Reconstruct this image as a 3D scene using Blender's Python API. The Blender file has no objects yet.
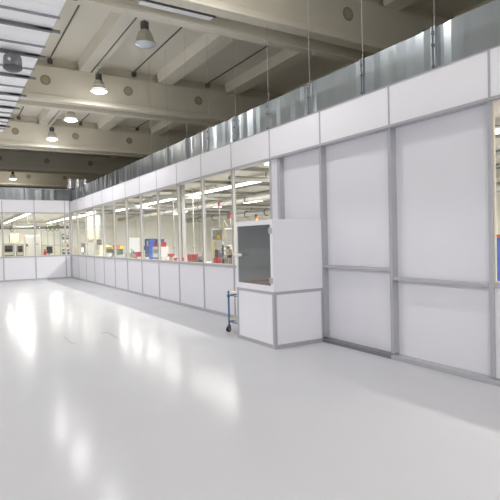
import bpy, bmesh, math, random
from mathutils import Vector, Matrix
random.seed(7)
SC = bpy.context.scene
COL = SC.collection

# ------------------------------------------------------------------ measures (metres)
CAM_H = 1.435
W = 4.412            # face of the long partition (x)
Y0 = 2.863           # first post of the long partition in view
MOD = 1.25           # partition module
YC = Y0 + 15 * MOD   # face of the far partition (y)
ZS, ZH, ZT = 0.94, 2.71, 3.17     # sill, window head, top of header panels
ZG = 3.635           # top of the galvanised fascia
ZC = 2.95             # clean room ceiling
ZSLAB, ZBT, ZBB = 5.93, 5.68, 4.87  # roof slab underside, beam top, beam underside

# ------------------------------------------------------------------ materials
def nt(name):
    m = bpy.data.materials.new(name); m.use_nodes = True
    n = m.node_tree.nodes; n.clear()
    out = n.new('ShaderNodeOutputMaterial')
    return m, n, m.node_tree.links, out

def pbr(name, col, rough=.5, metal=0., spec=.5, var=.04, scale=6., stretch=(1, 1, 1), bump=0., rvar=0., aniso=0.):
    m, n, l, out = nt(name)
    b = n.new('ShaderNodeBsdfPrincipled'); l.new(b.outputs[0], out.inputs[0])
    b.inputs['Roughness'].default_value = rough; b.inputs['Metallic'].default_value = metal
    b.inputs['Specular IOR Level'].default_value = spec
    if 'Anisotropic' in b.inputs: b.inputs['Anisotropic'].default_value = aniso
    tc = n.new('ShaderNodeTexCoord'); mp = n.new('ShaderNodeMapping'); mp.inputs['Scale'].default_value = stretch
    l.new(tc.outputs['Object'], mp.inputs[0])
    nz = n.new('ShaderNodeTexNoise'); nz.inputs['Scale'].default_value = scale; nz.inputs['Detail'].default_value = 4
    l.new(mp.outputs[0], nz.inputs['Vector'])
    mx = n.new('ShaderNodeMix'); mx.data_type = 'RGBA'
    mx.inputs[6].default_value = tuple(max(0, c * (1 - var)) for c in col) + (1,)
    mx.inputs[7].default_value = tuple(min(1, c * (1 + var)) for c in col) + (1,)
    l.new(nz.outputs['Fac'], mx.inputs[0]); l.new(mx.outputs[2], b.inputs['Base Color'])
    if rvar:
        mr = n.new('ShaderNodeMapRange'); mr.inputs[3].default_value = rough - rvar; mr.inputs[4].default_value = rough + rvar
        l.new(nz.outputs['Fac'], mr.inputs[0]); l.new(mr.outputs[0], b.inputs['Roughness'])
    if bump:
        bp = n.new('ShaderNodeBump'); bp.inputs['Strength'].default_value = bump; bp.inputs['Distance'].default_value = .01
        l.new(nz.outputs['Fac'], bp.inputs['Height']); l.new(bp.outputs[0], b.inputs['Normal'])
    return m

def emit(name, col, s):
    m, n, l, out = nt(name)
    e = n.new('ShaderNodeEmission'); e.inputs[0].default_value = col + (1,); e.inputs[1].default_value = s
    l.new(e.outputs[0], out.inputs[0]); return m

def glass(name, tint=(1, 1, 1), refl=1.0, rough=.0, ior=1.45, haze=0.):
    m, n, l, out = nt(name)
    t = n.new('ShaderNodeBsdfTransparent'); t.inputs[0].default_value = tint + (1,)
    g = n.new('ShaderNodeBsdfGlossy'); g.inputs['Roughness'].default_value = rough
    f = n.new('ShaderNodeFresnel'); f.inputs['IOR'].default_value = ior
    mu = n.new('ShaderNodeMath'); mu.operation = 'MULTIPLY'; mu.inputs[1].default_value = refl
    l.new(f.outputs[0], mu.inputs[0])
    ge = n.new('ShaderNodeNewGeometry'); inv = n.new('ShaderNodeMath'); inv.operation = 'SUBTRACT'; inv.inputs[0].default_value = 1
    l.new(ge.outputs['Backfacing'], inv.inputs[1])
    m2 = n.new('ShaderNodeMath'); m2.operation = 'MULTIPLY'; l.new(mu.outputs[0], m2.inputs[0]); l.new(inv.outputs[0], m2.inputs[1])
    mu = m2
    mx = n.new('ShaderNodeMixShader'); l.new(mu.outputs[0], mx.inputs[0])
    if haze:
        df = n.new('ShaderNodeBsdfDiffuse'); df.inputs[0].default_value = (.42, .45, .45, 1)
        hz = n.new('ShaderNodeMixShader'); hz.inputs[0].default_value = haze; l.new(t.outputs[0], hz.inputs[1]); l.new(df.outputs[0], hz.inputs[2]); t = hz
    l.new(t.outputs[0], mx.inputs[1]); l.new(g.outputs[0], mx.inputs[2])
    l.new(mx.outputs[0], out.inputs[0]); return m

M = dict(
    floor=pbr('floor_epoxy', (.61, .615, .645), .175, spec=.03, var=.03, scale=1.3, rvar=.035),
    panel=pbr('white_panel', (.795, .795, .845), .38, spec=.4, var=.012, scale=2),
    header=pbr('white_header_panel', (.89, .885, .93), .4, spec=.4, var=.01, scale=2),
    alu=pbr('anodised_aluminium', (.47, .47, .5), .42, metal=.15, var=.04, scale=14),
    aludark=pbr('grey_base_profile', (.22, .22, .235), .5, metal=.2, var=.05, scale=14),
    warmtrim=pbr('cream_warm_lit_trim', (.78, .73, .58), .5, var=.03),  # cream holds the warm light on window frame reveals; also wall cover strips
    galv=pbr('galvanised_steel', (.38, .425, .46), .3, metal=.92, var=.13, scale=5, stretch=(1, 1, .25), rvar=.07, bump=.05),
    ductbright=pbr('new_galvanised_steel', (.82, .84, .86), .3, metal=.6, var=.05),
    galvfar=pbr('galvanised_steel_dimmed', (.24, .255, .265), .32, metal=.93, var=.13, scale=5, stretch=(1, 1, .25), rvar=.06, bump=.05),  # galv darkened for the far sheets to hold down lamp reflections
    galvjoint=pbr('galvanised_joint', (.4, .43, .46), .4, metal=.9, var=.1, scale=10),
    bolt=pbr('bolt_steel', (.25, .26, .28), .4, metal=.8),
    wire=pbr('steel_wire', (.4, .42, .43), .5, metal=.4),
    conc=pbr('painted_concrete', (.68, .645, .55), .75, spec=.2, var=.06, scale=1.2, bump=.1),
    slab=pbr('painted_slab', (.68, .65, .57), .8, spec=.2, var=.06, scale=.9, bump=.1),
    hole=pbr('sleeve_plug', (.42, .37, .25), .8, var=.12, scale=9),
    sleeve=pbr('sleeve_rim', (.3, .28, .23), .7, var=.1),
    conduit=pbr('dark_conduit', (.13, .125, .12), .5, metal=.3),
    hall=pbr('hall_wall', (.78, .78, .78), .8, var=.05, scale=.6),
    cw=pbr('cleanroom_wall', (.9, .88, .81), .55, var=.03, scale=2),
    cceil=pbr('cleanroom_ceiling', (.48, .455, .38), .6, var=.12, scale=2.5, stretch=(2.2, .3, 1)),
    cceil2=pbr('ceiling_joist', (.3, .285, .24), .6, var=.08),
    canopy=pbr('canopy_sheet', (.94, .945, .96), .45, metal=.0, var=.04, scale=3, stretch=(.3, 4, 1)),
    joist=pbr('canopy_joist', (.2, .2, .21), .5, metal=.4),
    joist2=pbr('canopy_joist_light', (.36, .36, .38), .5, metal=.4),
    lampcap=pbr('lamp_housing', (.1, .1, .1), .5),
    lampshade=pbr('lamp_shade', (.55, .54, .47), .35, metal=.3, var=.05),
    lens_on=emit('lamp_lens_lit', (1, .98, 1), 5.5),
    smoked=pbr('smoked_drum', (.2, .21, .22), .18, spec=.6, var=.1),
    skirt=emit('lit_acrylic', (1, .97, .94), 1.1),
    lens_off=pbr('lamp_lens_dim', (.62, .68, .74), .15, spec=.6),
    tube=emit('fluorescent_tube', (1, .97, .95), 7.0),
    fixture=pbr('fixture_white', (.8, .8, .78), .4),
    white=pbr('white_enamel', (.82, .82, .82), .35, var=.01),
    cream=pbr('cream_enamel', (.8, .75, .6), .4, var=.02),
    bench=pbr('bench_top', (.72, .71, .67), .35, var=.03),
    grey=pbr('grey_machine', (.42, .42, .41), .45, var=.05),
    dgrey=pbr('dark_grey_plastic', (.09, .09, .1), .45, var=.05),
    black=pbr('black_plastic', (.025, .025, .028), .4),
    red=pbr('red_plastic', (.5, .05, .06), .4, var=.05),
    orange=pbr('orange_plastic', (.75, .17, .08), .4, var=.05),
    yellow=pbr('yellow_plastic', (.85, .62, .05), .4, var=.05),
    blue=pbr('blue_enamel', (.06, .12, .42), .4, var=.06),
    bluesteel=pbr('blue_steel', (.07, .17, .33), .4, metal=.3, var=.06),
    green=pbr('green_plastic', (.12, .2, .13), .5, var=.1),
    tan=pbr('tan_board', (.62, .56, .4), .5, var=.05),
    olive=pbr('olive_grey_enamel', (.34, .32, .25), .5, var=.06),
    copper=pbr('copper_tray', (.9, .36, .16), .45, var=.1),
    rubber=pbr('rubber', (.03, .03, .03), .6),
    chrome=pbr('chrome', (.8, .8, .8), .15, metal=1),
    inner=pbr('box_lining', (.8, .82, .82), .4, var=.02),
    pipe=pbr('pipe_grey', (.42, .41, .37), .45, metal=.3, var=.05),
    pipedark=pbr('pipe_dark', (.12, .12, .11), .5),
    mark=pbr('floor_mark', (.3, .3, .31), .4),
    glass=glass('window_glass', (.97, .98, .97), 1.0),
    tint=glass('tinted_glass', (.78, .8, .8), 1.3, .04, 1.5, .16),
    screen=pbr('screen_glass', (.05, .06, .06), .15),
    selflit=emit('selflit_sheet', (1, .99, .95), 1.25),  # emission added to whiten the board; no source stands behind it
    lit=emit('lit_screen', (.75, .85, 1), 2.2),
    paper=pbr('paper_white', (.86, .86, .87), .5, var=.01),
)

# ------------------------------------------------------------------ helpers
class MB:
    def __init__(s): s.bm = bmesh.new()
    def box(s, a, b, bev=0.):
        lo = Vector([min(p, q) for p, q in zip(a, b)]); hi = Vector([max(p, q) for p, q in zip(a, b)])
        r = bmesh.ops.create_cube(s.bm, size=1.0)
        vs = r['verts']
        for v in vs: v.co = Vector([lo[i] + (v.co[i] + .5) * (hi[i] - lo[i]) for i in range(3)])
        if bev:
            es = list({e for v in vs for e in v.link_edges})
            bmesh.ops.bevel(s.bm, geom=es, offset=bev, segments=2, affect='EDGES', profile=.5)
        return s
    def tube(s, a, b, r, seg=12, r2=None):
        a, b = Vector(a), Vector(b); d = b - a
        q = d.to_track_quat('Z', 'Y').to_matrix().to_4x4()
        bmesh.ops.create_cone(s.bm, cap_ends=True, segments=seg, radius1=r, radius2=r if r2 is None else r2, depth=d.length,
                              matrix=Matrix.Translation((a + b) / 2) @ q)
        return s
    def path(s, pts, r, seg=10):
        for p, q in zip(pts, pts[1:]): s.tube(p, q, r, seg)
        for p in pts[1:-1]: bmesh.ops.create_uvsphere(s.bm, u_segments=seg, v_segments=6, radius=r, matrix=Matrix.Translation(p))
        return s
    def sphere(s, c, r, sc=(1, 1, 1)):
        bmesh.ops.create_uvsphere(s.bm, u_segments=16, v_segments=10, radius=r, matrix=Matrix.Translation(c) @ Matrix.Diagonal((*sc, 1)))
        return s
    def lathe(s, prof, c=(0, 0, 0), seg=28, axis='Z', close=False):
        rings = []
        for r, z in prof:
            ring = []
            for i in range(seg):
                t = 2 * math.pi * i / seg
                if axis == 'Z': p = (r * math.cos(t), r * math.sin(t), z)
                elif axis == 'Y': p = (r * math.cos(t), z, r * math.sin(t))
                else: p = (z, r * math.cos(t), r * math.sin(t))
                ring.append(s.bm.verts.new(Vector(p) + Vector(c)))
            rings.append(ring)
        for A, B in zip(rings, rings[1:]):
            for i in range(seg):
                j = (i + 1) % seg
                s.bm.faces.new((A[i], A[j], B[j], B[i]))
        if close:
            s.bm.faces.new(rings[0]); s.bm.faces.new(rings[-1])
        return s
    def poly(s, pts, off):
        off = Vector(off)
        A = [s.bm.verts.new(Vector(p)) for p in pts]; B = [s.bm.verts.new(Vector(p) + off) for p in pts]
        s.bm.faces.new(A); s.bm.faces.new(B[::-1])
        n = len(pts)
        for i in range(n): s.bm.faces.new((A[i], B[i], B[(i + 1) % n], A[(i + 1) % n]))
        return s
    def build(s, name, mat, parent=None, smooth=False, loc=None):
        bmesh.ops.recalc_face_normals(s.bm, faces=s.bm.faces)
        me = bpy.data.meshes.new(name); s.bm.to_mesh(me); s.bm.free()
        if smooth:
            for p in me.polygons: p.use_smooth = True
            try: me.set_sharp_from_angle(angle=math.radians(40))
            except Exception: pass
        me.materials.append(M[mat])
        o = bpy.data.objects.new(name, me); COL.objects.link(o)
        if parent: o.parent = parent
        if loc: o.location = loc
        return o

def tag(o, label=None, cat=None, group=None, kind=None):
    if label: o['label'] = label
    if cat: o['category'] = cat
    if group: o['group'] = group
    if kind: o['kind'] = kind
    return o
def empty(name, loc=(0, 0, 0), label=None, cat=None, group=None, kind=None):
    o = bpy.data.objects.new(name, None); COL.objects.link(o); o.location = loc; o.empty_display_size = .1
    return tag(o, label, cat, group, kind)
def dup(root, loc, label=None, group=None):
    r = root.copy(); COL.objects.link(r); r.location = loc
    if label: r['label'] = label
    if group: r['group'] = group
    for ch in list(root.children):
        c = ch.copy(); COL.objects.link(c); c.parent = r
        for g in list(ch.children):
            d = g.copy(); COL.objects.link(d); d.parent = c
    return r
ORD = ['first', 'second', 'third', 'fourth', 'fifth', 'sixth', 'seventh', 'eighth', 'ninth', 'tenth', 'eleventh', 'twelfth', 'thirteenth', 'fourteenth']

# ------------------------------------------------------------------ hall shell
XL, XR, YB, YF = -9.0, 15.0, -7.0, 40.0
tag(MB().box((XL, YB, -.1), (XR, YF, 0)).build('floor', 'floor'), 'glossy white epoxy floor of the whole hall', 'floor', kind='structure')
for nm, a, b, lb in [('wall_left', (XL - .2, YB, 0), (XL, YF, 6.4), 'grey hall wall far to the left'),
                     ('wall_outer', (XR, YB, 0), (XR + .2, YF, 6.4), 'grey hall wall behind the clean room'),
                     ('wall_back', (XL, YB - .2, 0), (XR, YB, 6.4), 'grey hall wall behind the viewer'),
                     ('wall_end', (XL, YF, 0), (XR, YF + .2, 6.4), 'grey hall wall at the far end')]:
    tag(MB().box(a, b).build(nm, 'hall'), lb, 'wall', kind='structure')

BEAMS = [0.45, 6.64, 12.75, 18.95, 25.1, 31.3]
BW = .82
ceil = MB().box((XL, YB, ZSLAB), (XR, YF, ZSLAB + .25)).build('ceiling', 'slab')
tag(ceil, 'cream painted concrete roof slab with tapered ribs', 'ceiling', kind='structure')
spans = [(YB, BEAMS[0])] + [(a + BW, b) for a, b in zip(BEAMS, BEAMS[1:])] + [(BEAMS[-1] + BW, YF)]
for (a, b) in spans:
    for i in range(-5, 8):
        x = 1.06 + 2.06 * i
        if x < XL + .3 or x > XR - .3: continue
        if b < 0 or a > 32: continue
        MB().poly([(x - .25, a, ZSLAB + .01), (x + .25, a, ZSLAB + .01), (x + .2, a, ZBT), (x - .2, a, ZBT)], (0, b - a, 0)).build('rib', 'slab', ceil)
bl = ['precast concrete beam overhead behind the viewer', 'nearest pale concrete beam, crossing the top of the picture', 'second pale concrete beam from the front, with three round sleeves',
      'third pale concrete beam from the front, behind two lit lamps', 'fourth concrete beam, the dark shaded one beyond the far glass wall', 'farthest concrete beam, seen just over the far partition']
for k, y in enumerate(BEAMS):
    r = empty('beam', (0, y, 0), bl[k], 'beam', kind='structure')
    # inverted-U soffit: two flange lips and a shallow channel, with a haunched web
    f = MB()
    f.box((XL, 0, ZBB), (XR, .2, ZBT)); f.box((XL, BW - .2, ZBB), (XR, BW, ZBT)); f.box((XL, .2, ZBB + .2), (XR, BW - .2, ZBT))
    f.build('beam_body', 'conc', r)
    MB().box((XL, -.035, ZBB), (XR, 0, ZBB + .13), .012).build('flange', 'conc', r)
    MB().box((XL, .16, ZBT), (XR, BW - .16, ZSLAB)).build('diaphragm', 'conc', r)
    if k == 0: continue
    for i in range(-2, 7):
        x = 2.13 + 2.01 * i
        s = MB().lathe([(.09, -.012), (.115, -.014), (.12, 0), (.09, 0.0)], (x, 0, 5.35), axis='Y').build('sleeve', 'sleeve', r, True)
        MB().lathe([(.001, -.006), (.092, -.006), (.092, .001)], (x, 0, 5.35), axis='Y').build('plug', 'hole', s)
# trunking under the nearest beam
t = empty('light_trunking', (3.06, 6.64 + .34, ZBB + .025), 'slim white trunking with a dark edge under the nearest beam', 'trunking')
MB().box((-.58, -.03, -.012), (.58, .09, .1), .004).build('cover', 'white', t)
MB().box((-.62, -.046, -.01), (.62, -.03, .1)).build('edge_rail', 'bolt', t)

# conduits along the slab between the ribs, with a junction box on the beam
cl = {6.64: 'first bay', 12.75: 'second bay'}
for bay, (a, b) in enumerate([(6.64 + BW, 12.9), (12.75 + BW, 19.1)]):
    for i, x in enumerate([0.2, 2.27, 4.36, 6.52]):
        if bay and i == 0: continue
        r = empty('conduit', (x, a, ZSLAB), f'dark straight conduit under the roof slab, {ORD[i]} from the left in the {ORD[bay]} roof bay', 'conduit')
        MB().box((-.012, .02, -.022), (.012, b - a, 0)).build('run', 'conduit', r)
        MB().box((-.06, b - a - .05, -.13), (.06, b - a + .06, -.02), .02).build('junction_box', 'conduit', r)
for i, (a, b) in enumerate([(7.6, 12.7), (13.7, 18.9)]):
    tag(MB().box((3.185, a, ZBT - .016), (3.207, b, ZBT)).build('lamp_conduit', 'conduit'), f'thin dark conduit along the rib that carries the pendant lamps, {ORD[i]} roof bay', 'conduit')

# ------------------------------------------------------------------ pendant lamps
def make_lamp(lit):
    r = empty('pendant_lamp')
    MB().tube((0, 0, .40), (0, 0, .626), .006, 8).build('suspension_wire', 'wire', r)
    MB().lathe([(.001, .41), (.055, .41), (.075, .395), (.075, .275), (.06, .26), (.001, .26)]).build('ballast_housing', 'lampcap', r, True)
    MB().lathe([(.06, .265), (.085, .25), (.125, .19), (.155, .11), (.172, .05), (.19, 0), (.184, 0), (.165, .05), (.148, .11), (.118, .185), (.08, .243), (.06, .255)]).build('shade', 'lampshade', r, True)
    MB().lathe([(.001, -.06), (.08, -.052), (.145, -.028), (.184, .0), (.186, .02), (.001, .02)]).build('lens', 'lens_on' if lit else 'lens_off', r, True)
    if lit: MB().lathe([(.1845, .012), (.168, .05), (.157, .085), (.148, .115), (.152, .12), (.161, .085), (.1715, .052), (.1885, .012)]).build('glowing_skirt', 'skirt', r, True)
    MB().lathe([(.186, -.006), (.2, -.004), (.2, .014), (.186, .014)]).build('rim', 'lampshade', r, True)
    return r
LZ = 5.03
def lamp_light(root, e, up_, col=(.985, .98, 1)):
    L = bpy.data.lights.new('lamp_glow', 'AREA'); L.shape = 'DISK'; L.size = .34; L.energy = e; L.color = col
    o = bpy.data.objects.new('lamp_glow', L); COL.objects.link(o); o.parent = root; o.location = (0, 0, -.075)
    L = bpy.data.lights.new('lamp_spill', 'POINT'); L.energy = up_; L.color = (1, .96, .9); L.shadow_soft_size = .18
    o = bpy.data.objects.new('lamp_spill', L); COL.objects.link(o); o.parent = root; o.location = (0, 0, -.24)
LX = 3.2
p_lit = make_lamp(True); p_lit.location = (LX, 12.03, LZ)
tag(p_lit, 'lit pendant lamp in front of the second beam, glowing white disc', 'lamp', 'bell pendant lamps')
p_off = make_lamp(False); p_off.location = (LX, 8.8, LZ)
tag(p_off, 'dim bell pendant lamp, largest and nearest, below the nearest beam', 'lamp', 'bell pendant lamps')
lamps = [p_lit]
lamps.append(dup(p_lit, (LX, 15.2, LZ), 'lit pendant lamp whose disc hangs just under the second beam'))
lamps.append(dup(p_lit, (LX, 18.25, LZ), 'lit pendant lamp in front of the third beam'))
lamps.append(dup(p_lit, (LX, 30.2, LZ), 'smallest lit pendant lamp, farthest away over the far partition'))
for y in (5.6, 2.4, -.9, -4.0): lamps.append(dup(p_lit, (LX, y, LZ), 'unseen lit pendant lamp continuing the row to light the near floor, out of frame', 'unseen lamps out of frame'))  # unseen lamps extend the row to light the near floor
for y in (11.9, 8.7, 5.6, 2.4, -.9, -4.0, 15.2, 18.25): lamps.append(dup(p_lit, (-3.2, y, LZ), 'unseen pendant lamp added to light the left of the hall, beside the frame', 'added lamps beside the frame'))  # second row is added out of view to light the left side
for l in lamps: 
    if l.location.y < 7: 
        if l.location.y < -3: lamp_light(l, 110 if l.location.x > 0 else 440, 16)
        elif l.location.y < 3: lamp_light(l, 5, 10)
        elif l.location.x > 0: lamp_light(l, 34, 27)
        else: lamp_light(l, 78, 24)
    elif l.location.y < 25: lamp_light(l, 56 if l.location.x > 0 else 90, 38 if abs(l.location.y - 15.2) < .1 or l.location.x < 0 else 13)
    else: lamp_light(l, 100, 22)

# ------------------------------------------------------------------ suspended canopy, top left
CX, CZ = 1.19, 4.03
c = empty('suspended_canopy', (CX, 4.0, CZ), 'suspended canopy of pale sheets on dark cross joists, top left', 'canopy')
sh = MB()
y = 0.0
prof = []
while y < 9.0:
    prof += [(y, .05), (y + .25, .05), (y + .255, .056), (y + .27, .056)]
    y += .275
pts = [(0, a, b) for a, b in prof] + [(0, a, b + .012) for a, b in prof[::-1]]
sh.poly([(-2.3, a, b) for _, a, b in pts], (2.3, 0, 0)); sh.build('roof_sheet', 'canopy', c)
for y in (4.5, 5.5, 6.47, 7.45, 8.47, 9.55, 10.5, 11.4, 12.2):
    j = MB(); j.box((-2.3, -.015, .012), (.0, .015, .05)); j.box((-2.3, -.025, .004), (.0, .025, .014)); j.box((-.2, -.015, .012), (.09, .025, .04))
    j.build('joist', 'joist', c, loc=(0, y - 3.94, 0))
for y in (5.0, 6.1, 7.1, 8.09, 9.1, 10.05, 11.0, 11.85, 12.55):
    MB().box((-2.3, -.013, .026), (.02, .013, .05)).build('purlin', 'joist2', c, loc=(0, y - 3.94, 0))
for y in (5.5, 7.45, 9.55, 11.4):
    MB().tube((-.05, y - 4, .05), (-.05, y - 4, ZSLAB - CZ), .006, 6).build('hanger_rod', 'wire', c)
# unlit drum lamp under the canopy
d = empty('drum_lamp', (.84, 7.51, CZ + .003), 'grey glass drum lamp, switched off, hanging under the canopy edge', 'lamp')
MB().lathe([(.001, .0), (.06, 0), (.06, -.03), (.001, -.03)]).build('ceiling_plate', 'joist', d)
MB().lathe([(.06, -.02), (.105, -.03), (.117, -.06), (.12, -.17), (.113, -.175), (.108, -.06), (.06, -.04)]).build('drum', 'smoked', d, True)
MB().lathe([(.001, -.165), (.113, -.165), (.122, -.18), (.122, -.2), (.09, -.225), (.001, -.23)]).build('lower_bowl', 'dgrey', d, True)
MB().lathe([(.001, 0), (.022, 0), (.022, .02), (.001, .02)], (-.05, -.112, -.11), axis='Y').build('clip', 'chrome', d)

# ------------------------------------------------------------------ partitions
def mapped(P):
    def bx(mb, s0, s1, n0, n1, z0, z1, bev=0): mb.box(P(s0, n0, z0), P(s1, n1, z1), bev); return mb
    return bx
def corr(P, s0, s1, n, z0, z1, seed, stepn):
    """folded galvanised sheet: shallow vertical folds"""
    rnd = random.Random(seed); mb = MB()
    ss = [s0]
    while ss[-1] < s1 - .16: ss.append(ss[-1] + rnd.uniform(.07, .15))
    ss.append(s1)
    ns = [n + rnd.uniform(0, stepn) for _ in ss]
    lo = [mb.bm.verts.new(P(a, b, z0)) for a, b in zip(ss, ns)]; hi = [mb.bm.verts.new(P(a, b, z1)) for a, b in zip(ss, ns)]
    lo2 = [mb.bm.verts.new(P(a, n - .02, z0)) for a in ss]; hi2 = [mb.bm.verts.new(P(a, n - .02, z1)) for a in ss]
    for i in range(len(ss) - 1):
        mb.bm.faces.new((lo[i], lo[i + 1], hi[i + 1], hi[i])); mb.bm.faces.new((lo2[i], lo2[i + 1], hi2[i + 1], hi2[i]))
        mb.bm.faces.new((hi[i], hi[i + 1], hi2[i + 1], hi2[i])); mb.bm.faces.new((lo[i], lo[i + 1], lo2[i + 1], lo2[i]))
    for i in (0, -1): mb.bm.faces.new((lo[i], hi[i], hi2[i], lo2[i]))
    return mb

def window(P, idx, s0, s1, label):
    bx = mapped(P)
    w = empty(f'window_{idx}', (0, 0, 0), label, 'window', kind='structure')
    f = MB(); g = .013
    bx(f, s0, s0 + g, -.03, -.01, ZS + .03, ZH - .03); bx(f, s1 - g, s1, -.03, -.01, ZS + .03, ZH - .03)
    bx(f, s0 + g, s1 - g, -.03, -.01, ZS + .03, ZS + .03 + g); bx(f, s0 + g, s1 - g, -.03, -.01, ZH - .03 - g, ZH - .03)
    f.build('window_frame', 'warmtrim', w)
    bx(MB(), s0 + g, s1 - g, -.024, -.018, ZS + .03 + g, ZH - .03 - g).build('pane', 'glass', w)
    return w

# long partition on the right
PR = lambda s, n, z: (W - n, s, z)
bR = mapped(PR)
wr = empty('wall_right', (0, 0, 0), 'long white and glazed clean room partition on the right', 'wall', kind='structure')
K0, K1 = -4, 15
PW = .022
for k in range(K0, K1 + 1):
    y = Y0 + k * MOD
    deep = k in (0, 1, 2)
    pw = PW if deep else .019
    bR(MB(), y - pw, y + pw, -.03 if k == 0 else (-.115 if deep else -.07), .012 if deep else .004, .06, ZH - .03, .004).build('post', 'alu', wr)
    if k == 0: bR(MB(), y + pw, y + pw + .01, -.115, -.02, .06, ZH - .03).build('return_strip', 'alu', wr)
    bR(MB(), y - .012, y + .012, -.03, .004, ZH, ZT - .012).build('header_joint', 'alu', wr)
for nm, a, b, n, mt in [('head_rail', ZH - .03, ZH, .034, 'alu'), ('top_rail', ZT - .012, ZT, .01, 'alu'), ('base_rail', 0, .06, .008, 'alu')]:
    bR(MB(), Y0 + (3 if nm == 'base_rail' else K0) * MOD, YC, -.115, n, a, b, .003).build(nm, mt, wr)
wi = 0
for k in range(K0, K1):
    a, b = Y0 + k * MOD + (PW if k in (0, 1, 2) else .019), Y0 + (k + 1) * MOD - (PW if k + 1 in (0, 1, 2) else .019)
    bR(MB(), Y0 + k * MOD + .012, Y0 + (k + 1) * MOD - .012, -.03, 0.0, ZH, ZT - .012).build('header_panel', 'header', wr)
    if k < 3: bR(MB(), Y0 + k * MOD, Y0 + (k + 1) * MOD, -.115, .035, 0, .048, .003).build('threshold' if k == 1 else 'base_rail', 'aludark' if k == 1 else 'alu', wr)
    if k in (0, 1, 2):
        if k == 0: zr = (.918, .958)
        elif k == 1: zr = (1.018, 1.06)
        else: zr = (ZS - .01, ZS + .03)
        e = b
        if k == 2:
            bR(MB(), 6.345, 6.41, -.115, .008, .06, ZH - .03, .004).build('post', 'alu', wr)
            bR(MB(), 6.41, b, -.05, -.012, .06, ZH - .03).build('filler_panel', 'panel', wr); e = 6.345
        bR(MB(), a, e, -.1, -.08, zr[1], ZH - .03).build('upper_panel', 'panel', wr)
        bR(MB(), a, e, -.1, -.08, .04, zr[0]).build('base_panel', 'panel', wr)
        bR(MB(), a, e, -.115, 0.004, zr[0], zr[1], .004).build('sill_rail', 'alu', wr)
    else:
        bR(MB(), a, b, -.07, 0.006, ZS - .02, ZS + .03, .004).build('sill_rail', 'alu', wr)
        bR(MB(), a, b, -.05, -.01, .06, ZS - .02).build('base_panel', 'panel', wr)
        if k >= 3:
            lb = f'clear window of the right partition, {ORD[k - 3]} one beyond the glass-fronted box' if k > 3 else 'large clear window of the right partition directly behind the glass-fronted box'
            if k > 3: lb = f'clear window in the right partition, {ORD[14 - k]} from the far corner'
        elif k == -1: lb = 'narrow slice of clear window at the right edge of the picture'
        else: lb = 'clear window of the right partition, beside the viewer and out of frame'
        wi += 1
        w_ = window(PR, wi, a, b, lb)
        if k < -1: w_['group'] = 'windows out of frame'

# far partition
PF = lambda s, n, z: (s, YC - n, z)
bF = mapped(PF)
wf = empty('wall_far', (0, 0, 0), 'far white and glazed partition facing the viewer', 'wall', kind='structure')
posts = [W - .03, 4.19] + [4.19 - 1.165 * i for i in range(1, 12)]
XE = posts[-1]
for x in posts:
    bF(MB(), x - PW, x + PW, -.07, .01, .06, ZH - .03, .004).build('post', 'alu', wf)
    bF(MB(), x - .014, x + .014, -.03, .004, ZH, ZT + .03).build('header_joint', 'alu', wf)
for nm, a, b, n, mt in [('head_rail', ZH - .03, ZH, .012, 'alu'), ('top_rail', ZT + .03, ZT + .045, .01, 'alu'), ('base_rail', 0, .06, .012, 'alu'), ('sill_rail', ZS - .02, ZS + .03, .012, 'alu')]:
    bF(MB(), XE, W, -.07, n, a, b, .003).build(nm, mt, wf)
for i, (b, a) in enumerate(zip(posts, posts[1:])):
    a += PW; b -= PW
    bF(MB(), a - PW + .014, b + PW - .014, -.03, 0, ZH, ZT + .03).build('header_panel', 'header', wf)
    bF(MB(), a, b, -.05, -.01, .06, ZS - .02).build('base_panel', 'panel', wf)
    wi += 1
    lb = ['slim clear window of the far partition, right in the corner', 'clear window of the far partition, second from the corner', 'clear window of the far partition, third from the corner'][i] if i < 3 else 'clear window of the far partition, left of the frame'
    w_ = window(PF, wi, a, b, lb)
    if i > 3 or i == 3: w_['group'] = 'far windows left of the frame'

# galvanised fascias
fr = empty('metal_fascia', (0, 0, 0), 'band of galvanised sheets hung on wires above the right partition', 'fascia')
PG = lambda s, n, z: (W + .09 - n, s, z)
bG = mapped(PG)
js = [-2.0, -.9, .2, 1.3, 2.42] + [3.54 + 1.07 * i for i in range(17)] + [YC + .05]
for i, (a, b) in enumerate(zip(js, js[1:])):
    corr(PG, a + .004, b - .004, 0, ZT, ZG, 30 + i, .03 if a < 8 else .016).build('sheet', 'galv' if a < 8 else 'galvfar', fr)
for i, y in enumerate(js[1:-1]):
    st = MB(); bG(st, y - .03, y - .012, -.02, .03, ZT, ZG + .01); bG(st, y + .012, y + .03, -.02, .03, ZT, ZG + .01); bG(st, y - .012, y + .012, -.02, .012, ZT, ZG)
    s = st.build('clamp_strip', 'galvjoint', fr)
    for z in (ZT + .28, ZT + .05, ZG - .06):
        if y < 9: MB().sphere(PG(y, .035, z), .02).build('bolt', 'bolt', s)
    top = ZSLAB if not any(bb - .03 < y < bb + BW + .03 for bb in BEAMS) else ZBB
    if y < 12.5: MB().tube(PG(y, 0, ZG), PG(y, 0, top), .0032 if y < 7 else .0025, 6).build('hanger_wire', 'wire', fr)
ff = empty('metal_fascia', (0, 0, 0), 'band of galvanised sheets above the far partition', 'fascia')
PH = lambda s, n, z: (s, YC + .09 - n, z)
bH = mapped(PH)
js2 = [W + .05, 2.75, .75, -1.25, -3.25, -5.25, -7.25, -8.9]
for i, (b, a) in enumerate(zip(js2, js2[1:])):
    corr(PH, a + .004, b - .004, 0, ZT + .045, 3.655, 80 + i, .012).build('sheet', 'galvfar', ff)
for x in js2[1:-1]:
    bH(MB(), x - .02, x + .02, -.02, .03, ZT + .045, 3.66).build('clamp_strip', 'galvjoint', ff)
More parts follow.
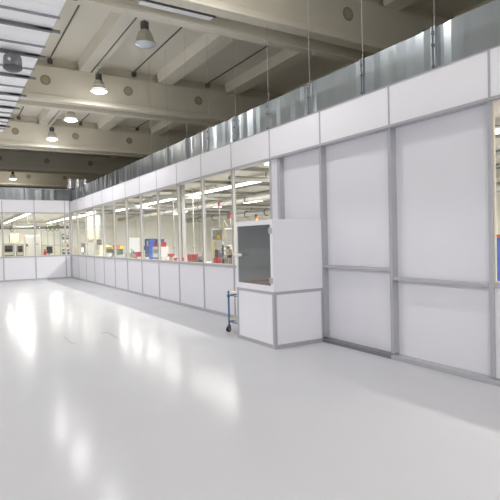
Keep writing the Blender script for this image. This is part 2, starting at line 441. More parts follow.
bH(MB(), -8.9, W + .05, -.03, .035, 3.655, 3.68).build('cap_rail', 'galvjoint', ff)
# bright duct cluster standing on the corner
dc = empty('duct_bend', (4.7, YC + .5, ZC + .121), 'three shiny round duct stubs standing at the far corner of the fascia', 'duct')
MB().box((-.3, -.2, 0), (.65, .3, .68), .01).build('plenum_box', 'bolt', dc)
for i, x in enumerate((-.13, .19, .5)):
    MB().lathe([(.14, .68), (.14, .74), (.13, .75), (.13, 1.02), (.145, 1.03), (.145, 1.09), (.1, 1.12), (.001, 1.13)], (x, 0.05, 0), 20).build('duct_stub', 'ductbright', dc, True)

# ------------------------------------------------------------------ clean room shell

for a, b, lb in [((W + .07, YB, ZC), (13, 25.2, ZC + .12), 'dull cream service ceiling of the clean room on the right'),
                 ((XL, YC + .07, ZC), (W + .07, 38, ZC + .12), 'dull cream service ceiling of the far clean room'),
                 ((W + .07, 25.2, ZC), (9.0, 38, ZC + .12), 'dull cream service ceiling in the corner beyond the partitions')]:
    tag(MB().box(a, b).build('ceiling_panel', 'cceil'), lb, 'ceiling', kind='structure')
def room_wall(name, a, b, lb, joints, axis):
    r = empty(name, (0, 0, 0), lb, 'wall', kind='structure')
    MB().box(a, b).build('wall_board', 'cw', r)
    for j in joints:
        if axis == 'x': MB().box((j - .025, a[1] - .02, 0), (j + .025, a[1], ZC)).build('cover_strip', 'warmtrim', r)
        else: MB().box((a[0] - .02, j - .025, 0), (a[0], j + .025, ZC)).build('cover_strip', 'warmtrim', r)
room_wall('wall_inner', (6.6, 25.2, 0), (13, 25.3, ZC), 'cream inner wall at the end of the right clean room', [7.2 + 1.2 * i for i in range(5)], 'x')
room_wall('wall_inner', (13, YB, 0), (13.1, 25.2, ZC), 'cream inner wall along the outside of the right clean room', [1 + 1.2 * i for i in range(20)], 'y')
room_wall('wall_inner', (9.0, 25.3, 0), (9.1, 38, ZC), 'cream inner wall on the right of the far clean room', [26.5 + 1.2 * i for i in range(9)], 'y')
room_wall('wall_inner', (XL, 38, 0), (9.0, 38.1, ZC), 'cream inner wall at the back of the far clean room', [-3 + 1.2 * i for i in range(10)], 'x')

# fluorescent battens
def make_batten():
    r = empty('fluorescent_batten')
    MB().box((-.09, -.75, -.03), (.09, .75, .0), .006).build('housing', 'fixture', r)
    MB().box((-.05, -.74, -.075), (.05, .74, -.03), .012).build('diffuser', 'tube', r)
    for y in (-.5, .5): MB().box((-.01, y - .01, 0), (.01, y + .01, .1)).build('hanger', 'wire', r)
    return r
b0 = make_batten(); b0.location = (6.37, 4.0, ZC - .1)
tag(b0, 'lit ceiling batten seen through the window slice at the right edge', 'light', 'fluorescent battens in the right clean room')
def bat_light(r, e):
    L = bpy.data.lights.new('batten_glow', 'AREA'); L.shape = 'RECTANGLE'; L.size = .15; L.size_y = 1.4; L.energy = e; L.color = (1, .97, .915)
    o = bpy.data.objects.new('batten_glow', L); COL.objects.link(o); o.parent = r; o.location = (0, 0, -.085)
bats = [b0]
row = [5.6 + 1.53 * i for i in range(11)]
for i, y in enumerate(row):
    bats.append(dup(b0, (6.35, y, ZC - .1), f'lit batten in the long bright line behind the right windows, {ORD[10 - i]} from far end'))
for i, y in enumerate([5.2, 8.6, 12.0, 15.4, 18.8, 22.2]):
    bats.append(dup(b0, (9.6, y, ZC - .1), f'separate lit batten deeper in the right clean room, {ORD[5 - i]} from far end'))
for i, y in enumerate((22.9, 24.5)): bats.append(dup(b0, (5.55, y, ZC - .1), ['lit batten in front of the cream hanging panel, nearer one', 'lit batten in front of the cream hanging panel, farther one'][i]))
for y in (2.4, .5, -1.5): bats.append(dup(b0, (6.37, y, ZC - .1), 'lit batten over the right clean room, out of frame', 'battens out of frame'))
for i, y in enumerate([24.6, 26.2, 27.8, 29.4, 31.0, 32.6, 34.2]):
    bats.append(dup(b0, (3.15, y, ZC - .1), f'lit batten in the slanting line behind the left far window, {ORD[i]} from the glass', 'fluorescent battens in the far clean room'))
for i, y in enumerate([27.9, 29.5, 31.1, 32.7, 34.3]):
    bats.append(dup(b0, (5.7, y, ZC - .1), f'lit batten in the line behind the far corner window, {ORD[i]} from the glass', 'fluorescent battens in the far clean room'))
for l in bats: bat_light(l, 28 if 5.5 < l.location.x < 5.6 else 62)

# service pipes under the clean room ceiling
def pipe(name, mat, a, b, r, lb, cat='pipe'):
    e = empty(name, a, lb, cat)
    b = Vector(b) - Vector(a)
    MB().tube((0, 0, 0), b, r, 14).build('run', mat, e, True)
    n = max(2, int(b.length / 1.5))
    for i in range(1, n):
        p = b * (i / n)
        MB().tube(p, p + Vector((0, 0, ZC - a[2])), .008, 6).build('hanger', 'wire', e)
        MB().tube(p - b.normalized() * .02, p + b.normalized() * .02, r * 1.25, 14).build('clamp', 'pipedark', e)
pipe('supply_pipe', 'pipe', (7.3, 6, 2.55), (7.3, 24.5, 2.55), .07, 'grey pipe running along under the clean room ceiling, nearest the windows')
pipe('supply_pipe', 'pipedark', (8.3, 8.2, 2.55), (8.3, 12.0, 2.55), .06, 'short dark pipe under the clean room ceiling, seen above the glass-fronted box')
pipe('supply_pipe', 'pipe', (11.0, 6, 2.5), (11.0, 24.5, 2.5), .12, 'fat grey duct along the back of the right clean room')
for i, y in enumerate((9.0, 13.5, 18.0, 22.5)):
    pipe('cross_duct', 'pipe', (5.0, y, 2.7), (12.5, y, 2.7), .05, f'grey pipe crossing the clean room ceiling, {ORD[i]} from the front')
pipe('black_pipe', 'pipedark', (1.4, 26.0, 2.24), (5.3, 26.0, 2.24), .065, 'black pipe crossing behind the far partition windows')
bp = bpy.data.objects['black_pipe']
for x in (.75, 1.25, 2.2, 3.3):
    MB().sphere((x, 0, .02), .12, (1.2, .8, .8)).tube((x, 0, .05), (x, 0, .24), .02, 10).build('valve', 'pipedark', bp, True)
for x in (2.55, 4.15, 4.35, 4.55):
    x -= 1.4
    MB().path([(x, 0, -.04), (x + .03, -.02, -.14), (x + .1, -.02, -.18), (x + .16, 0, -.12), (x + .17, 0, -.04)], .025).build('cable_loop', 'pipedark', bp, True)

for i, x in enumerate((5.0, 7.0, 8.7, 10.4)):
    r = empty('cable_tray', (x, 3.0, 2.86), f'grey cable tray running along under the clean room ceiling, {ORD[i]} from the windows', 'tray')
    L_ = 18.0 if i == 0 else 21.8
    MB().box((-.1, 0, 0), (.1, L_, .012)).build('bed', 'pipedark' if i % 2 else 'pipe', r)
    for q in (-.1, .09): MB().box((q, 0, .012), (q + .01, L_, .06)).build('side_rail', 'pipe', r)
for i in range(9):
    y = 4.2 + 2.4 * i
    tag(MB().box((W + .09, y, 2.88), (12.95, y + .12, ZC)).build('ceiling_joist', 'cceil2'), f'shallow joist across the clean room ceiling, {ORD[i]} from the front', 'beam', kind='structure')

# ------------------------------------------------------------------ pass-through box in front of the partition
BX, BY0, BY1, BZT, BZM = 3.585, 5.35, 6.32, 1.685, .742
pb = empty('pass_through_box', (BX, BY0, 0), 'white pass-through box with a tinted glass door, standing against the partition', 'cabinet')
def B(mb, x0, x1, y0, y1, z0, z1, bev=0): mb.box((x0 - BX, y0 - BY0, z0), (x1 - BX, y1 - BY0, z1), bev); return mb
wx = W - .014
B(MB(), BX + .025, wx, BY0 + .008, BY0 + .03, .05, BZM - .03).build('base_panel', 'header', pb)
B(MB(), BX + .008, BX + .03, BY0 + .04, BY1 - .03, .05, BZM - .03).build('base_panel', 'header', pb)
B(MB(), BX + .03, wx, BY1 - .03, BY1 - .01, .05, BZM - .03).build('base_panel', 'header', pb)
for x, y in ((BX, BY0), (BX, BY1 - .045), (wx - .03, BY0)): B(MB(), x, x + .045 if x == BX else wx, y, y + .045, .05, BZM - .03, .004).build('corner_post', 'alu', pb)
f = MB(); B(f, BX, wx, BY0, BY1, BZM - .04, BZM, .003); f.build('middle_rail', 'alu', pb)
f = MB(); B(f, BX, wx, BY0, BY0 + .03, 0, .05); B(f, BX, BX + .03, BY0 + .03, BY1, 0, .05); f.build('base_rail', 'alu', pb)
for ya, yb in ((BY0 + .004, BY0 + .03), (BY1 - .03, BY1 - .004)): B(MB(), BX + .03, wx, ya, yb, BZM, BZT - .025).build('side_panel', 'header', pb)
B(MB(), BX + .03, wx, BY0 + .03, BY1 - .03, BZM, BZM + .05).build('chamber_floor', 'inner', pb)
B(MB(), BX, wx, BY0 + .004, BY1 - .004, BZT - .025, BZT, .003).build('top_panel', 'header', pb)
B(MB(), wx - .03, wx - .003, BY0 + .03, BY1 - .03, BZM + .05, BZT - .025).build('back_panel', 'inner', pb)
for ya, yb in ((BY0 + .03, BY0 + .036), (BY1 - .036, BY1 - .03)): B(MB(), BX + .035, wx - .03, ya, yb, BZM + .05, BZT - .025).build('lining', 'inner', pb)
dr = MB(); g = .045
B(dr, BX, BX + .03, BY0 + .004, BY0 + .004 + g + .015, BZM, BZT - .025, .003); B(dr, BX, BX + .03, BY1 - .004 - g, BY1 - .004, BZM, BZT - .025, .003)
B(dr, BX, BX + .03, BY0 + .064, BY1 - .049, BZM, BZM + .075, .003); B(dr, BX, BX + .03, BY0 + .064, BY1 - .049, BZT - .065, BZT - .025, .003)
door = dr.build('door', 'header', pb)
B(MB(), BX + .01, BX + .018, BY0 + .062, BY1 - .047, BZM + .072, BZT - .062).build('glass', 'tint', door)
h = MB(); B(h, BX - .045, BX, BY1 - .07, BY1 - .045, 1.2, 1.225); B(h, BX - .06, BX - .035, BY1 - .25, BY1 - .03, 1.195, 1.235, .008)
h.build('handle', 'fixture', door)
for z in (1.5, .85): B(MB(), BX - .012, BX + .0, BY0 + .01, BY0 + .085, z, z + .075, .004).build('hinge', 'alu', door)
tr = empty('copper_tray', (BX + .3, BY0 + .67, BZM + .05), 'copper coloured tray lying inside the glass-fronted box', 'tray')
MB().box((-.2, -.25, 0), (.2, .25, .012), .004).build('base', 'copper', tr)
f = MB(); f.box((-.2, -.25, .012), (-.19, .25, .035)); f.box((.19, -.25, .012), (.2, .25, .035)); f.box((-.19, -.25, .012), (.19, -.24, .035)); f.box((-.19, .24, .012), (.19, .25, .035))
f.build('rim', 'copper', tr)

# ------------------------------------------------------------------ blue trolley behind the box
TX, TY = 3.71, 6.8
tl = empty('push_trolley', (TX, TY, 0), 'blue steel trolley with tan shelves parked behind the glass-fronted box', 'trolley')
tw, td = .58, .4
for (x, y) in ((0, 0), (0, -td), (tw, 0), (tw, -td)):
    MB().tube((x, y, .1), (x, y, .62), .014, 12).sphere((x, y, .625), .02).build('post', 'bluesteel', tl, True)
    cs = MB().box((x - .025, y - .022, .055), (x + .02, y - .016, .1)).box((x - .025, y + .016, .055), (x + .02, y + .022, .1)).box((x - .025, y - .022, .095), (x + .02, y + .022, .105)).build('caster', 'bolt', tl)
    MB().lathe([(.012, -.013), (.038, -.013), (.043, -.007), (.043, .007), (.038, .013), (.012, .013)], (x - .012, y, .044), 20, 'Y').build('wheel', 'rubber', cs, True)
    MB().tube((x - .012, y - .024, .044), (x - .012, y + .024, .044), .013, 10).build('hub', 'chrome', cs)
for z in (.2, .61):
    MB().box((.0, -td, z), (tw, 0, z + .02), .004).build('shelf', 'tan', tl)
    MB().path([(0, 0, z - .035), (tw, 0, z - .035), (tw, -td, z - .035), (0, -td, z - .035), (0, 0, z - .035)], .009).build('shelf_frame', 'bluesteel', tl, True)
for y in (0, -td): MB().lathe([(.001, -.02), (.022, -.02), (.022, .02), (.001, .02)], (0, y, .56), 12, 'Y').build('knob', 'bluesteel', tl, True)

# ------------------------------------------------------------------ marks on the floor
MARK_A = [(1.495, 8.026), (1.486, 7.476), (1.552, 7.426)]
MARK_B = [(2.058, 7.994), (2.154, 8.026), (2.139, 7.424)]
for lb, pts in [('thin dark corner mark on the floor, left one', MARK_A), ('thin dark corner mark on the floor, right one', MARK_B)]:
    mb = MB()
    for p, q in zip(pts, pts[1:]):
        d_ = Vector((q[0] - p[0], q[1] - p[1], 0)).normalized(); nn = Vector((-d_.y, d_.x, 0)) * .011
        P_, Q_ = Vector((*p, 0)), Vector((*q, 0))
        mb.poly([P_ + nn, Q_ + nn, Q_ - nn, P_ - nn], (0, 0, .002))
    tag(mb.build('floor_mark', 'mark'), lb, 'mark', 'corner marks on the floor')

# ------------------------------------------------------------------ clean room furniture
def bench(loc, w, d, h, lb, group=None):
    r = empty('workbench', loc, lb, 'workbench', group)
    MB().box((0, 0, h - .04), (d, w, h), .006).build('bench_top', 'bench', r)
    for x, y in ((.04, .04), (d - .08, .04), (.04, w - .08), (d - .08, w - .08)): MB().box((x, y, 0), (x + .04, y + .04, h - .04)).build('leg', 'alu', r)
    MB().box((d - .08, .08, h - .16), (d - .05, w - .08, h - .04)).build('apron', 'alu', r)
    MB().box((.06, .06, .25), (d - .06, w - .06, .27)).build('lower_shelf', 'bench', r)
    return r
BH = .88
BXX = 4.95
blabel = ['white workbench under the red trays, nearest the glass-fronted box', 'white workbench carrying the white instrument', 'white workbench carrying the blue cabinet', 'white workbench carrying the tool cups', 'white workbench carrying the orange-topped device', 'white workbench carrying the yellow-topped device', 'white workbench in the far corner with a lit monitor']
by = [11.25, 12.7, 14.15, 15.6, 17.05, 18.5, 22.0]
bw = [1.4, 1.4, 1.4, 1.4, 1.4, 1.5, 2.0]
for y, w, lb in zip(by, bw, blabel): bench((BXX, y, 0), w, .8, BH, lb, 'workbenches along the windows')

def tray(name, mat, c, sx, sy, h, lb, cat='tray', group=None):
    r = empty(name, c, lb, cat, group)
    MB().box((-sx / 2, -sy / 2, 0), (sx / 2, sy / 2, .01)).build('base', mat, r)
    f = MB(); t_ = .008
    f.box((-sx / 2, -sy / 2, .01), (-sx / 2 + t_, sy / 2, h)); f.box((sx / 2 - t_, -sy / 2, .01), (sx / 2, sy / 2, h))
    f.box((-sx / 2 + t_, -sy / 2, .01), (sx / 2 - t_, -sy / 2 + t_, h)); f.box((-sx / 2 + t_, sy / 2 - t_, .01), (sx / 2 - t_, sy / 2, h))
    f.build('wall', mat, r)
    MB().box((-sx / 2 - .012, -sy / 2 - .012, h), (sx / 2 + .012, -sy / 2 + .012, h + .012)).box((-sx / 2 - .012, sy / 2 - .012, h), (sx / 2 + .012, sy / 2 + .012, h + .012)).build('rim', mat, r)
    return r
tray('plastic_tray', 'red', (5.35, 11.66, BH), .2, .24, .19, 'red plastic tray on the bench, beside the grey column', group='red trays on the benches')
tray('plastic_tray', 'red', (5.2, 12.2, BH), .2, .2, .1, 'low red plastic tray at the foot of the grey column', group='red trays on the benches')
tray('plastic_tray', 'red', (5.3, 12.98, BH), .14, .16, .19, 'red plastic tray on the bench, right of the white instrument', group='red trays on the benches')
# grey machine under the trays
r = empty('test_jig', (5.25, 11.33, BH), 'dark grey test jig on the bench behind the red tray', 'jig')
MB().box((-.15, -.1, 0), (.2, .1, .06), .006).build('base', 'dgrey', r); MB().box((.1, -.08, .06), (.18, .08, .16), .006).build('head', 'grey', r)

for i, (x, y, h_, m_) in enumerate(((5.1, 11.95, .1, 'white'), (5.15, 12.36, .16, 'fixture'), (5.1, 12.5, .12, 'grey'), (5.12, 12.78, .14, 'white'), (5.1, 13.12, .1, 'fixture'), (5.6, 11.5, .26, 'grey'), (5.6, 12.9, .22, 'tan'))):
    r = empty('sample_jar', (x, y, BH), 'small ' + {'white': 'white', 'fixture': 'off-white', 'grey': 'grey', 'tan': 'tan'}[m_] + f' lidded jar among the red trays, {ORD[i]} from the right', 'jar', 'sample jars')
    MB().lathe([(.001, 0), (.05, 0), (.055, .02), (.055, h_ - .03), (.045, h_ - .015), (.001, h_ - .015)], seg=16).build('jar', m_, r, True)
    MB().lathe([(.001, h_ - .015), (.05, h_ - .015), (.05, h_), (.001, h_)], seg=16).build('lid', 'pipe', r, True)

# column
r = empty('column', (5.5, 12.55, 0), 'slim grey steel column inside the clean room', 'column', kind='structure')
MB().box((-.05, -.05, .02), (.05, .05, ZC)).build('shaft', 'grey', r); MB().box((-.12, -.12, 0), (.12, .12, .02)).build('base_plate', 'aludark', r)
for i, (x, y) in enumerate(((6.1, 13.2), (5.95, 14.3))):
    r = empty('down_pipe', (x, y, 0), ['white pipe dropping from the ceiling right of the grey column', 'white pipe dropping from the ceiling left of the grey column'][i], 'pipe')
    MB().tube((0, 0, 0), (0, 0, ZC), .02, 12).build('run', 'pipe', r, True); MB().tube((0, 0, 1.2), (0, 0, 1.25), .042, 12).build('clamp', 'grey', r)

# white instrument with a red box on top
r = empty('white_instrument', (5.3, 13.52, BH), 'white bench instrument below the red and blue boxes', 'instrument')
MB().box((-.25, -.24, 0), (.05, .24, .4), .02).build('body', 'white', r); MB().box((-.26, -.2, .22), (-.25, .15, .33)).build('display', 'grey', r)
MB().box((-.262, -.2, .06), (-.25, .2, .1)).build('front_strip', 'dgrey', r)
tag(MB().box((5.08, 13.3, BH + .4), (5.3, 13.72, BH + .53), .01).build('red_box', 'red'), 'red box on top of the white instrument', 'box')
r = empty('blue_box', (5.2, 13.56, BH + .53), 'small blue box on top of the red box', 'box')
MB().box((-.09, -.13, 0), (.09, .13, .075), .006).build('body', 'blue', r); MB().box((-.095, -.135, .075), (.095, .135, .09), .004).build('lid', 'blue', r)
# blue cabinet
r = empty('tool_cabinet', (5.35, 14.48, BH), 'blue tool cabinet with a pale label standing on the bench', 'cabinet')
MB().box((-.2, -.19, 0), (.05, .19, .64), .008).build('body', 'blue', r)
MB().box((-.212, -.18, .3), (-.2, .18, .62), .004).build('door', 'blue', r); MB().box((-.214, -.14, .42), (-.211, -.02, .58)).build('label_card', 'cream', r)
for z in (.03, .12, .21): d_ = MB().box((-.215, -.18, z), (-.2, .18, z + .08), .004).build('drawer', 'bluesteel', r); MB().box((-.23, -.08, z + .035), (-.215, .08, z + .05)).build('handle', 'chrome', d_)
# dark device + red bin + ball
r = empty('desk_scanner', (5.42, 15.08, BH), 'black device with a sloped head left of the blue cabinet', 'device')
MB().box((-.06, -.06, 0), (.06, .06, .28)).build('stem', 'dgrey', r); MB().box((-.12, -.22, .28), (.12, .22, .42), .03).build('head', 'dgrey', r); MB().box((-.12, -.15, 0), (.12, .15, .03), .01).build('foot', 'dgrey', r)
r = empty('parts_bin', (5.1, 15.1, BH), 'red parts bin in front of the black device', 'bin')
MB().poly([(-.1, -.12, 0), (.1, -.12, 0), (.1, -.12, .24), (-.06, -.12, .24), (-.1, -.12, .14)], (0, .3, 0)).build('body', 'red', r); MB().box((-.115, -.02, .1), (-.1, .08, .16)).build('tag_card', 'yellow', r)
# white scatter
for i, y in enumerate((14.2, 14.5, 14.8)):
    r = empty('component_box', (5.02, y, BH), ['small white component box in front of the blue cabinet, right one', 'small white component box in front of the blue cabinet, left one', 'small white component box beside the red parts bin'][i], 'box', 'component boxes')
    MB().box((-.05, -.08, 0), (.05, .08, .08), .004).build('body', 'white', r); MB().box((-.052, -.082, .08), (.052, .082, .095), .003).build('lid', 'paper', r)
# cups with tools
for i, (x, y, h) in enumerate(((5.2, 15.8, .2), (5.15, 15.98, .17), (5.25, 16.15, .22), (5.1, 16.3, .15))):
    r = empty('tool_cup', (x, y, BH), f'grey cup holding tools on the bench, {ORD[i]} from the right', 'cup', 'tool cups')
    MB().lathe([(.001, 0), (.06, 0), (.07, h), (.062, h), (.052, .01), (.001, .01)], seg=16).build('cup', 'grey', r, True)
    for j in range(3):
        a = random.uniform(0, 6.28); q = MB().tube((0.02 * math.cos(a), .02 * math.sin(a), .02), (.06 * math.cos(a), .06 * math.sin(a), h + random.uniform(.04, .12)), .007, 8)
        q.build('tool', ('dgrey', 'red', 'bluesteel')[j], r)
# white board on stand, made to glow so it reads bright
r = empty('selflit_board', (6.75, 19.96, 0), 'bright backlit white board, glow added, standing behind the tool cups', 'screen')
MB().box((0, 0, .95), (.03, 1.5, 1.6), .005).build('board', 'selflit', r)
fr_ = MB(); fr_.box((-.005, -.02, .93), (.04, 1.52, .95)); fr_.box((-.005, -.02, 1.6), (.04, 1.52, 1.62)); fr_.build('frame', 'alu', r)
for y in (.1, 1.3): MB().box((0, y, 0), (.03, y + .05, .93)).box((-.2, y, 0), (.25, y + .05, .03)).build('stand_leg', 'alu', r)
# orange topped device
r = empty('bench_press', (5.3, 17.92, BH), 'grey bench device with an orange top and green body', 'device')
MB().box((-.15, -.25, 0), (.15, .25, .1), .01).build('base', 'grey', r); MB().box((-.12, -.2, .1), (.0, .02, .3), .01).build('body', 'green', r)
MB().box((-.1, .06, .1), (.0, .2, .28), .01).build('side_block', 'dgrey', r); MB().box((-.16, -.2, .33), (.0, .2, .47), .015).build('head', 'orange', r); MB().tube((-.06, -.08, .28), (-.06, -.08, .33), .04).build('neck', 'chrome', r)
# yellow topped device, white bowl
r = empty('sorting_device', (5.52, 19.22, BH), 'dark bench device with a bright yellow top', 'device')
MB().box((-.2, -.45, 0), (.2, .45, .3), .015).build('body', 'dgrey', r); MB().box((-.22, -.48, .3), (.22, .48, .38), .01).build('top', 'yellow', r)
MB().box((-.215, -.3, .08), (-.2, .3, .2)).build('front_plate', 'grey', r)
tag(MB().lathe([(.001, .0), (.08, 0), (.15, .06), (.19, .15), (.182, .155), (.142, .07), (.075, .015), (.001, .015)], (5.12, 18.75, BH), 24).build('bowl', 'white', smooth=True), 'white bowl on the bench in front of the yellow-topped device', 'bowl')
# tall hanging panel
r = empty('hanging_panel', (6.0, 23.2, 1.62), 'large cream panel with a dark edge hanging from the clean room ceiling', 'panel')
MB().box((0, 0, 0), (.05, 2.4, 1.25), .006).build('sheet', 'cream', r); MB().box((-.02, -.28, 0), (.06, 0, 1.25), .006).build('edge_post', 'grey', r)
for y in (.2, 2.2): MB().tube((.025, y, 1.25), (.025, y, ZC - 1.62), .01, 6).build('hanger', 'wire', r)
r = empty('wall_monitor', (5.7, 22.55, 0), 'grey cabinet with a dark screen under the cream hanging panel', 'cabinet')
MB().box((0, -.4, 0), (.5, .45, 1.32), .01).build('body', 'cream', r); MB().box((.1, -.4, 1.32), (.16, .4, 1.6), .01).build('screen_case', 'grey', r); MB().box((.09, -.36, 1.36), (.1, .36, 1.56)).build('screen', 'screen', r)
# white upright lockers and monitor
for i, y in enumerate((24.35, 24.95)):
    r = empty('white_locker', (5.75, y, 0), ['white upright locker in the far corner, right of two', 'white upright locker in the far corner, left of two'][i], 'locker', 'white lockers')
    MB().box((0, 0, 0), (.4, .5, 1.45 - .12 * i), .01).build('body', 'white', r); MB().box((-.012, .02, .1), (0, .48, 1.4 - .12 * i), .004).build('door', 'paper', r); MB().box((-.03, .05, .8), (-.012, .07, .95)).build('handle', 'chrome', r)
r = empty('desk_monitor', (5.3, 23.45, BH), 'black monitor with a glowing bluish screen near the far corner', 'monitor')
MB().box((-.1, -.12, 0), (.1, .12, .02)).build('foot', 'black', r); MB().box((-.02, -.03, .02), (.02, .03, .12)).build('stem', 'black', r); MB().box((-.02, -.3, .1), (.03, .3, .55), .008).build('case', 'black', r); MB().box((-.024, -.24, .14), (-.02, .24, .36)).build('screen', 'lit', r)

# assembly machine
r = empty('assembly_machine', (5.6, 10.0, 0), 'tall framed assembly machine with two red signal lights behind the window', 'machine')
MB().box((0, 0, 0), (.75, 1.1, .82), .01).build('base_cabinet', 'grey', r)
MB().box((-.03, -.03, .82), (.78, 1.13, .87), .006).build('table', 'alu', r)
for x, y in ((0, 0), (.71, 0), (0, 1.06), (.71, 1.06), (0, .5)): MB().box((x, y, .87), (x + .04, y + .04, 1.72)).build('frame_post', 'fixture', r)
fb = MB(); fb.box((0, .0, 1.4), (.04, 1.1, 1.43)); fb.box((0, 0, 1.70), (.75, .04, 1.74)); fb.box((0, 1.06, 1.70), (.75, 1.1, 1.74)); fb.box((0, .04, 1.70), (.04, 1.06, 1.74)); fb.box((.71, .04, 1.70), (.75, 1.06, 1.74)); fb.build('top_frame', 'fixture', r)
cb = MB().box((-.06, .42, 1.44), (.08, .92, 1.69), .01).build('control_box', 'olive', r)
MB().box((-.065, .5, 1.46), (-.06, .66, 1.55)).build('warning_sticker', 'yellow', cb)
MB().box((-.065, .7, 1.52), (-.06, .9, 1.66)).build('display', 'grey', cb)
rnd = random.Random(3)
for i in range(30):
    y = rnd.uniform(.05, .62); z = rnd.uniform(1.0, 1.36); x = rnd.uniform(-.01, .3)
    MB().tube((x, y, .87), (x, y, z), rnd.uniform(.012, .03), 10).build('actuator', rnd.choice(['dgrey', 'chrome', 'black', 'copper', 'olive', 'fixture']), r)
for i in range(14):
    y = rnd.uniform(.05, .6); z = rnd.uniform(.95, 1.3)
    MB().box((.0, y, z), (.12, y + .1, z + .06), .004).build('gripper', rnd.choice(['dgrey', 'white', 'tan', 'black']), r)
MB().box((.2, .1, .87), (.36, .3, 1.05), .01).build('feeder', 'fixture', r); MB().box((-.02, .8, .87), (.12, .95, 1.0), .01).build('part_tray', 'red', r); MB().box((.05, .85, .87), (.3, 1.02, 1.2), .01).build('valve_block', 'dgrey', r)
for i, (y, z1) in enumerate(((.72, 2.35), (.2, 2.02))):
    s = MB().tube((.05, y, 1.69), (.05, y, z1 - .14), .012, 12).build('signal_pole', 'pipe', r, True)
    MB().tube((.05, y, z1 - .09), (.05, y, z1), .03, 14).build('red_lamp', 'red', s, True); MB().tube((.05, y, z1 - .22), (.05, y, z1 - .09), .029, 14).build('clear_lamp', 'grey', s, True)
MB().path([(.05, .95, 1.6), (.02, 1.05, 1.3), (.05, 1.03, .9)], .012).build('hose', 'yellow', r, True)
MB().path([(.05, .3, 1.7), (.0, .4, 1.9), (.05, .55, 1.75)], .012).build('hose', 'tan', r, True)
# second machine behind the box
r = empty('press_machine', (5.6, 8.5, 0), 'grey machine behind the glass-fronted box with a small stacked beacon', 'machine')
MB().box((0, 0, 0), (.8, 1.0, 1.25), .012).build('body', 'grey', r); MB().box((.1, .05, 1.25), (.7, .9, 1.7), .012).build('head', 'grey', r)
MB().box((-.02, .72, .95), (0, .95, 1.15)).build('panel', 'dgrey', r); MB().box((-.06, .8, 1.25), (.1, .98, 1.42), .01).build('operator_screen', 'dgrey', r)
s = MB().tube((.2, .78, 1.7), (.2, .78, 1.83), .02, 12).build('beacon_pole', 'fixture', r)
for z, m_ in ((1.83, 'yellow'), (1.88, 'red'), (1.93, 'black')): MB().tube((.2, .78, z), (.2, .78, z + .05), .03, 14).build('beacon_segment', m_, s, True)
# blue cabinet at the right edge
r = empty('storage_cabinet', (5.3, 2.55, 0), 'blue storage cabinet with a red top edge, at the right edge of the picture', 'cabinet')
MB().box((0, 0, 0), (.5, 1.0, 1.38), .01).build('body', 'blue', r); MB().box((-.01, -.01, 1.38), (.51, 1.01, 1.42), .006).build('top_edge', 'red', r)
for i in range(2): d_ = MB().box((-.014, .02 + i * .49, .08), (0, .49 + i * .49, 1.34), .004).build('door', 'blue', r); MB().box((-.03, .42 + i * .1, .7), (-.014, .44 + i * .1, .85)).build('handle', 'chrome', d_)

# far clean room
def far_machine(loc, w, h, lb):
    r = empty('control_cabinet', loc, lb, 'machine')
    MB().box((0, 0, 0), (w, .5, h), .012).build('body', 'cream', r)
    f = MB(); f.box((.0, -.012, .9), (.03, 0, h - .02)); f.box((w - .03, -.012, .9), (w, 0, h - .02)); f.build('trim_strip', 'alu', r)
    sc = MB().box((w * .15, -.012, h - .38), (w * .85, 0, h - .1), .004).build('screen', 'dgrey', r)
    MB().box((w * .2, -.014, h - .34), (w * .8, -.012, h - .25)).build('display_glass', 'screen', sc)
    MB().box((w * .1, -.012, h - .56), (w * .9, 0, h - .52)).build('vent_slot', 'dgrey', r)
    MB().box((w * .7, -.012, h - .09), (w * .8, 0, h - .03)).build('switch', 'yellow', r)
far_machine((2.05, 24.0, 0), .46, 1.5, 'cream control cabinet with a wide dark screen, behind the far glass at the left edge')
far_machine((2.6, 24.0, 0), .28, 1.48, 'narrow cream control cabinet, second from the left behind the far glass')
r = empty('filter_box', (2.45, 25.2, 1.55), 'bright cream box with a dark red edge hanging above the cream control cabinets', 'box')
MB().box((0, 0, 0), (.4, .3, .38), .01).build('body', 'cream', r); MB().box((.4, -.01, 0), (.44, .3, .38)).build('edge', 'copper', r); MB().tube((.2, .15, .38), (.2, .15, ZC - 1.55), .012, 8).build('hanger', 'wire', r)
r = empty('machine_enclosure', (3.04, 24.7, 0), 'plain pale machine enclosure with a dark handle, between the control cabinets and the far bench', 'machine')
MB().box((0, 0, 0), (.64, .25, 1.85), .012).build('body', 'bench', r)
MB().box((.05, -.012, .1), (.59, 0, 1.8), .004).build('door', 'bench', r)
MB().box((.36, -.04, 1.42), (.54, -.012, 1.45)).build('handle', 'dgrey', r)
MB().box((.02, -.03, 1.34), (.1, -.012, 1.45), .004).build('switch_box', 'dgrey', r)
bench((3.7, 24.0, 0), .7, .7, BH, 'white bench behind the far glass, under the dark computer')
r = empty('fire_extinguisher', (3.77, 24.1, BH), 'red cylinder standing at the left end of the far bench', 'extinguisher')
MB().lathe([(.001, 0), (.055, 0), (.06, .01), (.06, .2), (.045, .25), (.02, .27), (.02, .29), (.001, .29)], seg=18).build('cylinder', 'red', r, True); MB().box((-.05, -.01, .29), (.03, .01, .32)).build('valve', 'black', r)
r = empty('computer', (3.98, 24.2, BH), 'dark computer screen on the far bench', 'computer')
MB().box((-.1, -.08, 0), (.1, .08, .02)).build('foot', 'black', r); MB().box((-.015, 0, .02), (.015, .03, .12)).build('stem', 'black', r); MB().box((-.13, -.03, .12), (.13, .01, .44), .008).build('case', 'black', r); MB().box((-.115, -.034, .14), (.115, -.03, .42)).build('screen', 'screen', r)
r = empty('glass_booth', (3.75, 25.0, 0), 'glazed booth with pale posts behind the far bench', 'booth')
for x in (0, .28, .56, .84): MB().box((x, 0, 0), (x + .04, .04, 2.05)).build('post', 'alu', r)
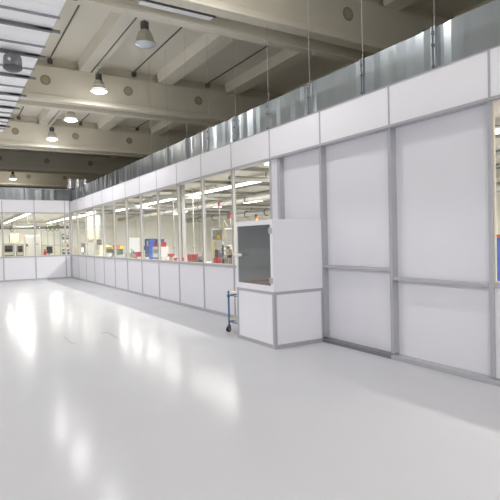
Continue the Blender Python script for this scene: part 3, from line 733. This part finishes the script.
for z in (2.05, 1.35): MB().box((0, -.004, z), (.88, .044, z + .03)).build('rail', 'alu', r)
for x in (.04, .32, .6): MB().box((x, .015, 1.38), (x + .24, .022, 2.05)).build('pane', 'glass', r)
MB().box((.04, .01, .05), (.84, .03, 1.35)).build('lower_board', 'cream', r)
r = empty('shelf_rack', (4.48, 24.0, 0), 'open shelf rack of small goods in the far corner', 'rack')
for x, y in ((0, 0), (.38, 0), (0, .36), (.38, .36)): MB().box((x, y, 0), (x + .03, y + .03, 2.0)).build('upright', 'alu', r)
for z in (.3, .9, 1.25, 1.6, 1.95): MB().box((0, 0, z), (.41, .39, z + .02)).build('shelf', 'bench', r)
gi = 0
for z, its in ((.92, (('dgrey', .1, .26), ('grey', .1, .2), ('dgrey', .09, .24))), (1.27, (('tan', .1, .2), ('green', .1, .24), ('orange', .08, .14))), (1.62, (('green', .16, .26), ('dgrey', .1, .18)))):
    x = 4.52
    for m_, w_, h_ in its:
        r = empty('goods_box', (x, 24.03, z), {'dgrey': 'dark grey', 'grey': 'mid grey', 'tan': 'tan', 'green': 'green', 'orange': 'orange'}[m_] + f' box on the shelf rack, ' + {.92: 'lower', 1.27: 'middle', 1.62: 'upper'}[z] + ' shelf, ' + ORD[gi % 3] + ' from the left', 'box', 'boxes on the shelf rack')
        MB().box((0, 0, 0), (w_, .25, h_), .004).build('body', m_, r); MB().box((.02, -.004, h_ * .5), (w_ - .02, 0, h_ * .75)).build('label_card', 'paper', r)
        x += w_ + .015; gi += 1
    gi = 0
for i, (x, z) in enumerate(((3.03, 1.34), (3.45, 1.45))):
    pass

# ------------------------------------------------------------------ world, camera, view
wd = bpy.data.worlds.new('world'); SC.world = wd; wd.use_nodes = True
wd.node_tree.nodes['Background'].inputs[0].default_value = (.05, .05, .055, 1); wd.node_tree.nodes['Background'].inputs[1].default_value = 1

yaw, pit, roll, FPX = .5447, -.021787, .023712, 499.34
fw = Vector((math.sin(yaw) * math.cos(pit), math.cos(yaw) * math.cos(pit), math.sin(pit)))
rt = Vector((math.cos(yaw), -math.sin(yaw), 0)); up = rt.cross(fw)
c_, s_ = math.cos(roll), math.sin(roll)
cr = rt * c_ - up * s_; cu = rt * s_ + up * c_
cam = bpy.data.cameras.new('camera'); cam.sensor_width = 36; cam.lens = FPX / 500 * 36; cam.clip_start = .05; cam.clip_end = 200
co = bpy.data.objects.new('camera', cam); COL.objects.link(co)
mt = Matrix((cr, cu, -fw)).transposed().to_4x4(); mt.translation = Vector((0, 0, CAM_H)); co.matrix_world = mt
SC.camera = co
SC.view_settings.view_transform = 'Standard'; SC.view_settings.look = 'None'; SC.view_settings.gamma = 1; SC.view_settings.use_curve_mapping = False
SC.view_settings.exposure = -0.17
SC.cycles.max_bounces = 10; SC.cycles.diffuse_bounces = 6; SC.cycles.transparent_max_bounces = 16; SC.cycles.use_denoising = True
SC.cycles.sample_clamp_indirect = 8
